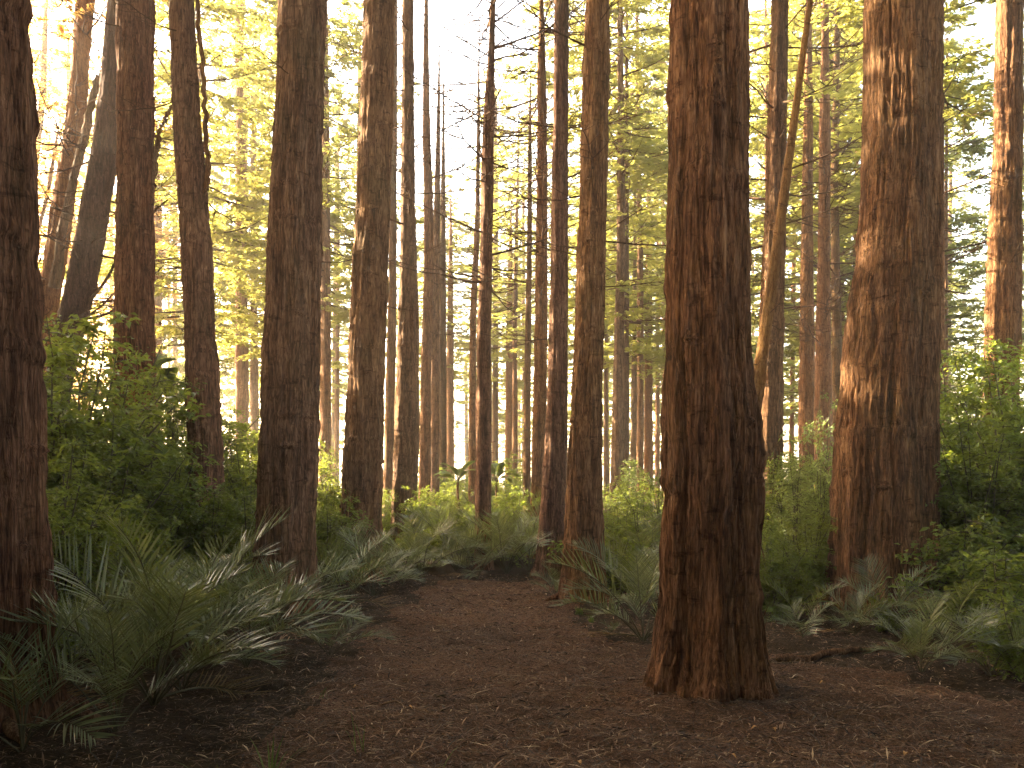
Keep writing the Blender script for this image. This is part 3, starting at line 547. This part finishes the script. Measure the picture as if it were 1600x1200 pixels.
SHR = [
 (265, 640, 13.5, 'broad', 1.1, 'rounded shrub filling the gap right of the straight redwood, above the dark one'),
 (395, 690, 14, 'broad', 1.0, 'full green shrub in the gap left of the large straight redwood'),
 (340, 655, 16.5, 'broad', 1.1, 'tall green shrub behind the kinked redwood trunk'),
 (520, 735, 18, 'broad', 1.0, 'green shrub under the slim trunk between large straight and tapering redwoods'),
 (615, 770, 21, 'broad', 1.0, 'deep green shrub behind the ridged trunk right of the tapering redwood'),
 (655, 765, 19, 'broad', .9, 'deep green shrub in front of the row of three thin trunks'),
 (700, 770, 17.8, 'broad', .9, 'deep green shrub immediately left of the bristly centre tree'),
 (760, 780, 18.5, 'broad', .9, 'deep green shrub right behind the foot of the bristly centre tree'),
 (805, 765, 18, 'broad', .9, 'deep green shrub below the dark pole right of the centre gap'),
 (600, 845, 16.4, 'broad', .8, 'low green shrub right of the tapering redwood foot'),
 (975, 790, 14.5, 'broad', .9, 'deep green shrub behind the palms right of the flared foot redwood'),
 (95, 505, 10.5, 'broad', 1.15, 'tallest leafy shrub at the far left, sunlit crown reaching the leaning trunks'),
 (150, 520, 13, 'fine', 1.2, 'sunlit tall shrub just left of the straight shrub covered redwood'),
 (75, 690, 7.6, 'broad', .8, 'shrub with pale glinting leaves beside the leftmost trunk'),
 (205, 600, 12.2, 'broad', .8, 'climbing shrub wrapped over the lower trunk of the straight redwood on the left'),
 (140, 640, 10, 'broad', 1.0, 'dark shrub behind the tallest palm fronds on the left'),
 (250, 690, 11.2, 'broad', .95, 'dark shrub between the straight and the kinked redwood'),
 (270, 600, 15.5, 'fine', 1.2, 'bright shrub behind the gap between the straight and the kinked redwood'),
 (205, 790, 9.2, 'broad', .85, 'low dark shrub just above the left palm fronds'),
 (330, 770, 11.0, 'broad', .8, 'shrub with leaves crossing the foot of the kinked redwood'),
 (372, 660, 15, 'fine', 1.1, 'shrub between the kinked and the large straight redwood'),
 (385, 740, 12.6, 'broad', .9, 'dark shrub against the left side of the large straight redwood'),
 (340, 720, 18, 'fine', 1.3, 'rear shrub behind the foot of the kinked redwood'),
 (415, 645, 21, 'fine', 1.3, 'rear bright shrub left of the large straight redwood, below the slim pair'),
 (512, 765, 14.5, 'broad', .9, 'shrub just right of the large straight redwood'),
 (500, 700, 22, 'fine', 1.1, 'rear shrub under the slim trunk right of the large straight redwood'),
 (530, 790, 17.5, 'fine', 1.0, 'small shrub behind the left side of the tapering redwood'),
 (585, 760, 20, 'fine', 1.0, 'shrub behind the right side of the tapering redwood'),
 (610, 830, 17, 'low', 1.0, 'low shrub at the foot of the ridged trunk past the tapering redwood'),
 (668, 770, 22, 'fine', 1.0, 'shrub under the row of three thin trunks'),
 (705, 745, 25, 'fine', 1.0, 'bright shrub on the left of the centre gap'),
 (695, 800, 19.5, 'fine', .9, 'shrub left of the foot of the bristly centre tree'),
 (735, 790, 22, 'fine', .9, 'shrub directly behind the bristly centre tree'),
 (790, 755, 21, 'fine', 1.0, 'bright round shrub right of the bristly centre tree'),
 (812, 745, 26, 'fine', 1.1, 'rear bright shrub under the pole right of the centre gap'),
 (835, 800, 19, 'broad', .7, 'small shrub left of the ridged twin looking redwood'),
 (960, 760, 17, 'fine', 1.1, 'shrub right behind the redwood with the flared foot'),
 (985, 700, 20, 'pale', .9, 'pale upright shrub under the slim trunk right of the path end redwood'),
 (1000, 770, 14.5, 'fine', 1.1, 'wide shrub between the path end redwood and the nearest giant'),
 (965, 830, 13, 'low', 1.3, 'low bright shrub just right of the flared foot redwood'),
 (1030, 735, 16.5, 'fine', 1.1, 'shrub touching the left side of the nearest giant'),
 (1215, 690, 15, 'fine', 1.0, 'shrub right beside the nearest giant on its right'),
 (1245, 680, 12.5, 'pale', .75, 'pale slender shrub lit up between the two broad redwoods'),
 (1280, 610, 13.5, 'pale', .55, 'tallest pale sapling between the two broad redwoods'),
 (1290, 690, 17, 'fine', 1.1, 'shrub behind the pale sapling between the broad redwoods'),
 (1215, 830, 10.5, 'broad', .7, 'dark shrub close behind the foot of the nearest giant, on the right'),
 (1265, 800, 11.6, 'broad', .75, 'dark shrub against the left foot of the massive broad redwood'),
 (1490, 620, 13.5, 'broad', 1.1, 'shrub just right of the massive broad redwood'),
 (1560, 520, 13.2, 'broad', 1.1, 'tall shrub hiding the foot of the dark redwood at the right edge'),
 (1500, 545, 15.5, 'fine', 1.3, 'sunlit shrub top between the massive redwood and the one at the right edge'),
 (1595, 560, 11.5, 'broad', 1.0, 'tall dark shrub cut off by the right edge of the photo'),
 (1530, 660, 11.2, 'broad', 1.0, 'wide dark shrub in the middle of the right bank'),
 (1500, 800, 10.6, 'low', 1.2, 'low shrub with round leaves right of the massive redwood foot'),
 (1560, 850, 9.3, 'low', 1.3, 'low leafy shrub on the right bank above the small palms'),
 (1590, 935, 7.4, 'low', .9, 'low shrub with a bright leaf at the lower right edge'),
 (1385, 930, 9.6, 'low', .45, 'small leafy sprig in front of the massive redwood'),
 (1425, 960, 9.2, 'low', .4, 'small sprig beside the arching palm by the massive redwood'),
]
for px, yt, d, kd, ws, lb in SHR: shrub(px, yt, d, kd, ws, lb)
# far understory closing the view at the horizon
for i in range(64):
    d = rg.uniform(26, 52); px = -60+(i+rg.random())*1720/64
    shrub(px, 0, d, rg.choice(['fine', 'broad']), rg.uniform(1.2, 1.8), 'far understory shrub in the bright backlit belt between distant trunks', 'far understory shrubs', h=rg.uniform(1.3, 2.5))
for i in range(22):
    side = -1 if i % 2 else 1; d = rg.uniform(13, 28); x = side*(d*.62+rg.uniform(.3, 4))
    shrub(0, 0, d, 'broad', 1.3, 'green understory shrub beyond the side of the photo', 'shrubs at and beyond the picture sides', x=x, h=rg.uniform(2.5, 4.2))
for i in range(60):  # ring of unseen shrubs added to darken the foreground
    a = i/30*2*pi; R_ = rg.uniform(7, 9.5)+(i//30)*2.5; x, y = R_*sin(a), R_*cos(a)-2.5
    if y > 1.5 and abs(x) < 7.5: continue
    shrub(0, 0, y, 'broad', 1.5, 'unseen green shrub added for shade behind or beside the photographer', 'added shade shrubs behind the photographer', x=x, h=rg.uniform(3.5, 5.5))

# ------------------------------------------------------------------ palms, ferns, grass
def frond_mesh(seed, L=1.25, npair=23, ll=.54, lw=.018, mat=PALM, kind='palm'):
    rg = np.random.default_rng(seed); b = MB(); n = 14; t = np.linspace(0, 1, n)
    el = rg.uniform(.95, 1.25); bend = rg.uniform(.9, 1.5); ang = el-bend*t**1.4
    st = L/(n-1); P = np.concatenate([[[0, 0, 0]], np.cumsum(np.stack([np.cos(ang[1:])*st, rg.normal(0, .004, n-1), np.sin(ang[1:])*st], -1), 0)])
    b.tube(P, .009*(1-.8*t)+.0015, 4, 0)
    T = unit(np.gradient(P, axis=0)); Y = np.array([0, 1., 0]); Nn = np.cross(T, Y)
    for sg in (-1, 1):
        for k in range(npair):
            u = .34+.66*(k+.5+rg.uniform(-.2, .2))/npair; f = u*(n-1); i = min(n-2, int(f)); p = P[i]+(P[i+1]-P[i])*(f-i)
            T_ = T[i]; N_ = -Nn[i] if Nn[i][2] < 0 else Nn[i]
            s_ = math.sin(pi*(.18+.80*(u-.34)/.66))**.6; l = ll*s_*rg.uniform(.88, 1.08); fwd = 1.75-.7*(1-u)+rg.normal(0, .05)
            rise = rg.uniform(.25, .6) if kind == 'palm' else .05
            d0 = T_*fwd*.8+sg*Y*1.0+N_*rise; d0 /= np.linalg.norm(d0)
            m = 5; q = np.linspace(0, 1, m); dr = rg.uniform(.04, .24) if kind == 'palm' else .12
            Q = p+d0*l*q[:, None]+np.array([0, 0, -1.])*(dr*l*q**2.2)[:, None]
            wv = np.cross(d0, N_); wv = T_-d0*np.dot(T_, d0); wv /= max(np.linalg.norm(wv), .01); wv = wv*.85+N_*rg.uniform(-.4, .4)
            ww = lw*np.array([.45, 1, .95, .6, .06])*rg.uniform(.8, 1.15)
            if kind == 'palm':
                V = np.stack([Q-wv*ww[:, None]*.5, Q+wv*ww[:, None]*.5], 1).reshape(-1, 3)
                b.add(V, [[2*a, 2*a+1, 2*a+3, 2*a+2] for a in range(m-1)], 1)
            else:                                          # fern pinna: row of small leaflets
                w_ = 11; qq = (np.arange(w_)+.5)/w_; PP = p+d0*l*qq[:, None]-np.array([0, 0, .12*l])*(qq**2)[:, None]
                for s2 in (-1, 1):
                    b.leaves(PP, d0[None]*.5+s2*T_[None]+0*PP, np.tile(N_, (w_, 1)), (1-qq*.8)*.05+.008, (1-qq*.7)*.018+.006, 1, 0, .1)
    return b.mesh('frond', [STEM, mat], False)
FR = [frond_mesh(600+k, (1.3, 1.5, 1.2, 1.65, 1.4, 1.1)[k]) for k in range(6)]
FRS = [frond_mesh(620+k, .6, 14, .32, .011) for k in range(4)]
FF = [frond_mesh(640+k, .85, 22, .2, .01, FERN, 'fern') for k in range(3)]
DRYFR = leaf_mat('dry_palm_leaflets', (.12, .075, .035), (.24, .16, .08), (.4, .25, .1), .3, .7, .2)
FRD = [frond_mesh(660+k, .9, 18, .42, .012, DRYFR) for k in range(2)]
def palm(px, py, d=None, n=8, s_=1.0, label='', kit=FR, name='palm', cat='palm', group='young palms in the undergrowth', aim=None, h0=0.):
    if d is None: x, d = GP(px, py)
    else: x = (px-800)/F*d
    r = empty(name, (x, d, gzf(x, d)-.02), rg.random()*6.28); tagp(r, label, cat, group)
    if h0:
        b = MB(); t = np.linspace(0, 1, 8); b.tube(np.stack([.03*np.sin(t*5), 0*t, t*h0], -1), .05-.015*t, 8); link('stem', b.mesh('stem', [BARK_GREY], True), r)
    if kit is FR and rg.random() < .5:                      # an old brown frond drooping to the ground
        o = link('frond', rg.choice(FRD), r); o['label'] = 'dead brown frond drooping to the ground'; o.rotation_euler = (.3, .75, rg.random()*6.28); o.scale = (s_,)*3; o.location = (0, 0, .05)
    for i in range(n):
        o = link('frond', kit[rg.randrange(len(kit))], r); a = i*2.399+rg.uniform(-.3, .3); f = i/max(1, n-1)
        o.rotation_euler = (rg.uniform(-.35, .35), -.42+.62*f+rg.uniform(-.1, .1), a); q = .84*s_*rg.uniform(.85, 1.2); o.scale = (q, q, q); o.location = (0, 0, h0)
    return r
PALMS = [
 (285, 1085, None, 10, .85, 'front palm right of the large one in the lower left, nearest the path'),
 (180, 1150, None, 8, .8, 'low palm in front of the large one in the lower left'),
 (385, 1045, None, 10, .9, 'front palm at the path edge below the large straight redwood'),
 (105, 1010, None, 9, 1.0, 'palm with tall upright fronds just right of the leftmost trunk'),
 (35, 1185, None, 8, .75, 'palm with pale fronds at the lower left corner'),
 (60, 1100, None, 7, .8, 'palm right beside the foot of the leftmost trunk'),
 (240, 1110, None, 12, 1.05, 'large front palm in the lower left with fronds fanned toward the path'),
 (150, 1030, None, 10, 1.0, 'tall palm with dark comb like fronds near the leftmost trunk'),
 (255, 1010, None, 10, 1.0, 'palm with yellowish upright fronds in the middle of the left group'),
 (320, 1040, None, 12, 1.1, 'palm with spreading fronds left of the large straight redwood'),
 (200, 965, None, 10, 1.0, 'rear palm rising behind the left group'),
 (330, 970, None, 9, .95, 'rear palm below the kinked redwood'),
 (110, 945, None, 8, 1.0, 'half hidden palm behind the tall one near the leftmost trunk'),
 (425, 990, None, 9, .9, 'palm spreading in front of the foot of the large straight redwood'),
 (515, 1020, None, 7, .48, 'small palm alone at the left edge of the path'),
 (540, 948, None, 10, .95, 'palm right of the large straight redwood foot'),
 (585, 930, None, 10, .95, 'palm with bright fronds in front of the tapering redwood foot'),
 (628, 915, None, 9, .85, 'palm leaning over the far left end of the path'),
 (520, 915, None, 8, .9, 'palm behind, left of the tapering redwood foot'),
 (662, 900, None, 9, 1.2, 'palm with tall fronds left of the path end'),
 (712, 892, None, 10, 1.3, 'palm left of the bristly centre tree'),
 (745, 903, None, 8, .8, 'dark palm in front of the bristly centre tree'),
 (792, 897, None, 11, 1.3, 'palm with arching fronds right of the bristly centre tree'),
 (825, 893, None, 9, 1.15, 'palm against the left foot of the ridged twin looking redwood'),
 (868, 935, None, 7, .5, 'small upright palm between the two redwoods at the path end'),
 (992, 955, None, 9, .8, 'palm with round fanned frond right of the flared foot redwood'),
 (1010, 925, None, 10, 1.1, 'taller palm behind, left of the nearest giant'),
 (1005, 1000, None, 10, .85, 'bright palm touching the left side of the nearest giant'),
 (955, 990, None, 6, .38, 'tiny palm at the right edge of the path'),
 (1205, 935, None, 8, .8, 'palm right behind the nearest giant'),
 (1255, 1000, None, 7, .55, 'small palm with upright fronds between the two broad redwoods'),
 (1270, 930, None, 8, .8, 'palm left of the massive redwood foot'),
 (1335, 990, None, 8, .55, 'small dark palm below the massive redwood'),
 (1390, 985, None, 9, .65, 'arching palm with pale leaflets in front of the massive redwood'),
 (1440, 1050, None, 9, .6, 'palm front most on the right side ground'),
 (1490, 1030, None, 8, .6, 'palm behind the front most one on the right side'),
 (1550, 1050, None, 8, .6, 'palm near the lower right edge'),
 (1500, 930, None, 8, .8, 'palm right of the massive redwood foot'),
 (1570, 960, None, 8, .8, 'palm under the right edge shrubs'),
]
for a in PALMS: palm(a[0], a[1], a[2], a[3], a[4], a[5], kit=FRS if a[4] < .45 else FR)
palm(1245, 960, None, 8, .8, 'green fern between the nearest giant and the massive redwood', FF, 'fern', 'fern', 'ferns')
palm(1205, 970, None, 7, .7, 'fern close behind the right foot of the nearest giant', FF, 'fern', 'fern', 'ferns')
palm(100, 900, 9.0, 7, .8, 'fern beside the leftmost trunk above the palms', FF, 'fern', 'fern', 'ferns')
palm(640, 890, None, 8, .9, 'fern behind the palms at the far left end of the path', FF, 'fern', 'fern', 'ferns')
palm(262, 0, 17, 12, 1.5, 'tree fern glowing between the straight and the kinked redwood', FF, 'tree_fern', 'tree fern', 'tree ferns', h0=3.1)
palm(225, 0, 18, 10, 1.5, 'tree fern glowing behind the straight shrub covered redwood', FF, 'tree_fern', 'tree fern', 'tree ferns', h0=3.6)
palm(716, 0, 24, 10, 1.1, 'small dark tree fern left of the bristly centre tree', FF, 'tree_fern', 'tree fern', 'tree ferns', h0=1.5)
palm(776, 0, 24, 10, 1.1, 'small dark tree fern right of the bristly centre tree', FF, 'tree_fern', 'tree fern', 'tree ferns', h0=1.5)
def tuft(px, py, n, L, label, seed, wd=.006):
    r = np.random.default_rng(seed); x, y = GP(px, py); b = MB()
    for k in range(n):
        a = r.random()*2*pi; l = L*r.uniform(.5, 1.1); t = np.linspace(0, 1, 5); o = l*r.uniform(.15, .75)
        Q = np.stack([cos(a)*o*t**1.3, sin(a)*o*t**1.3, l*(t-.35*t**2.5*(o/l+.2))], -1)+[r.normal(0, .02), r.normal(0, .02), 0]
        wv = np.array([-sin(a), cos(a), 0]); ww = wd*np.array([.8, 1, .9, .6, .05]); V = np.stack([Q-wv*ww[:, None], Q+wv*ww[:, None]], 1).reshape(-1, 3)
        b.add(V, [[2*i, 2*i+1, 2*i+3, 2*i+2] for i in range(4)])
    o = link('grass_tuft', b.mesh('grass_tuft', [GRASS]), None, (x, y, gzf(x, y)-.01)); tagp(o, label, 'grass tuft', 'grass tufts beside the path')
tuft(1098, 1092, 34, .24, 'spiky grass tuft at the front foot of the nearest giant', 1)
tuft(1152, 1078, 26, .2, 'second grass tuft further right at the foot of the nearest giant', 2)
tuft(1180, 1092, 14, .12, 'smallest grass tuft right of the nearest giant', 3)
tuft(905, 960, 40, .14, 'low grass at the foot of the flared foot redwood', 4)
tuft(925, 972, 40, .12, 'low grass along the right edge of the path', 5)
tuft(420, 1240, 9, .34, 'tall grass blades at the bottom edge, left of the path centre', 6, .006)
tuft(345, 1235, 6, .3, 'grass blades at the bottom edge near the left palms', 7, .006)
tuft(560, 1180, 4, .28, 'few thin grass stalks standing in the lower path', 8, .003)
tuft(500, 1100, 3, .2, 'thin dry grass stalks at the left side of the path', 9, .003)
tuft(680, 1230, 4, .3, 'thin grass stalks at the bottom centre of the photo', 10, .003)

# ------------------------------------------------------------------ sticks, log, fallen leaves
def stick(pts, r, label, name='fallen_stick', cat='stick', mat=DEADWOOD, seg=6, group='sticks lying on the path', seed=0, lift=0.0):
    g = np.random.default_rng(seed); P = np.array([[*GP(*p), 0] for p in pts]); n = len(P); t = np.linspace(0, n-1, n*4)
    Q = np.stack([np.interp(t, range(n), P[:, k]) for k in range(3)], -1); c = Q.mean(0)
    Q[:, :2] += g.normal(0, r*.5, (len(Q), 2)); Q[:, 2] = [gzf(a, b_) for a, b_ in Q[:, :2]]; Q[:, 2] += r*.8+lift
    o0 = np.array([c[0], c[1], gzf(c[0], c[1])]); b = MB(); pr = np.linspace(r, r*.5, len(Q)); pr[0] *= .15; pr[-1] *= .1; b.tube(Q-o0, pr*(1+g.normal(0, .08, len(Q))), seg)
    o = link(name, b.mesh(name, [mat], True), None, o0); tagp(o, label, cat, group)
stick([(1205, 1035), (1260, 1032), (1330, 1025), (1385, 1018)], .045, 'long fallen branch with a pale broken end lying behind the nearest giant', 'fallen_branch', 'branch', BARK_PALE, 10, 'fallen branches', 3)
stick([(1470, 940), (1510, 948), (1550, 945)], .05, 'short fallen branch right of the massive redwood foot', 'fallen_branch', 'branch', BARK_PALE, 10, 'fallen branches', 4)
stick([(1075, 1095), (1085, 1125), (1078, 1145), (1060, 1150)], .007, 'curved twig hooking below the nearest giant', seed=5)
stick([(1190, 1150), (1215, 1170), (1235, 1185), (1270, 1195)], .007, 'bent twig at the lower right of the nearest giant', seed=6)
stick([(1375, 1155), (1410, 1152)], .009, 'short pale stick on the lower right ground', mat=PALEWOOD, seed=7)
stick([(596, 1100), (620, 1096), (650, 1108), (672, 1120)], .008, 'pale angled twig on the lower path left of centre', mat=PALEWOOD, seed=8)
stick([(640, 1190), (668, 1160), (700, 1130)], .007, 'thin pale twig pointing up the path at the bottom centre', mat=PALEWOOD, seed=9)
stick([(975, 1068), (1020, 1068)], .008, 'dark stick lying left of the foot of the nearest giant', seed=10)
stick([(700, 950), (725, 942), (745, 948)], .008, 'small twig far up the path', seed=11)
stick([(1300, 1120), (1330, 1108), (1375, 1112)], .006, 'thin twig on the right side ground', seed=12)
stick([(860, 1010), (840, 1025)], .006, 'short twig in the middle of the path', mat=PALEWOOD, seed=13)
def leafbit(px, py, s_, label, seed):
    g = np.random.default_rng(seed); x, y = GP(px, py); b = MB(); a = g.random()*6.28; t = np.linspace(0, 1, 6)
    c = np.stack([t*s_-s_/2, 0*t, .012+.02*np.sin(t*pi)], -1); ww = s_*.28*np.sin(pi*np.clip(t, .03, .97)); up = np.array([0, 0, .35])
    L = c+np.stack([0*t, ww, 0*t], -1)+up*ww[:, None]; R = c-np.stack([0*t, ww, 0*t], -1)+up*ww[:, None]
    V = np.stack([L, c, R], 1).reshape(-1, 3); q = []
    for i in range(5): q += [[3*i, 3*i+1, 3*i+4, 3*i+3], [3*i+1, 3*i+2, 3*i+5, 3*i+4]]
    b.add(V, q); o = link('fallen_leaf', b.mesh('fallen_leaf', [DRYLEAF], True), None, (x, y, gzf(x, y)+.004)); o.rotation_euler = (0, 0, a)
    tagp(o, label, 'leaf', 'dry leaves on the path')
for i, (px, py, s_, lb) in enumerate([(556, 1078, .05, 'orange dry leaf on the path right of the small alone palm'), (1180, 1148, .06, 'pale dry leaf on the ground below the nearest giant'),
    (1210, 1150, .04, 'small dry leaf right of the pale one below the nearest giant'), (1560, 1043, .08, 'orange dry leaf under the shrub at the lower right edge'),
    (640, 1112, .05, 'dry leaf beside the pale angled twig'), (905, 1192, .05, 'dry leaf at the bottom edge near the middle'), (1285, 1080, .05, 'dry leaf near the fallen branch'),
    (1415, 1180, .05, 'dry leaf on the lower right ground'), (735, 1065, .04, 'small dry leaf in the middle of the path'), (1145, 1190, .05, 'dry leaf at the bottom edge right of the middle')]):
    leafbit(px, py, s_, lb, i)

# ------------------------------------------------------------------ haze
HAZE = 0.0025
if HAZE:
    m = bpy.data.materials.new('haze_air'); m.use_nodes = True; nt = m.node_tree; nt.nodes.clear()
    pv = nt.nodes.new('ShaderNodeVolumePrincipled'); o = nt.nodes.new('ShaderNodeOutputMaterial'); nt.links.new(pv.outputs[0], o.inputs['Volume'])
    pv.inputs['Color'].default_value = (1, .89, .76, 1); pv.inputs['Density'].default_value = HAZE; pv.inputs['Anisotropy'].default_value = .45
    b = MB(); x, y0, y1, z0, z1 = 420, -320, 920, -1.5, 42
    b.add([(-x, y0, z0), (x, y0, z0), (x, y1, z0), (-x, y1, z0), (-x, y0, z1), (x, y0, z1), (x, y1, z1), (-x, y1, z1)],
          [(0, 3, 2, 1), (4, 5, 6, 7), (0, 1, 5, 4), (1, 2, 6, 5), (2, 3, 7, 6), (3, 0, 4, 7)])
    tagp(link('haze', b.mesh('haze', [m])), 'warm sunlit haze hanging between the trees', 'haze', kind='stuff')
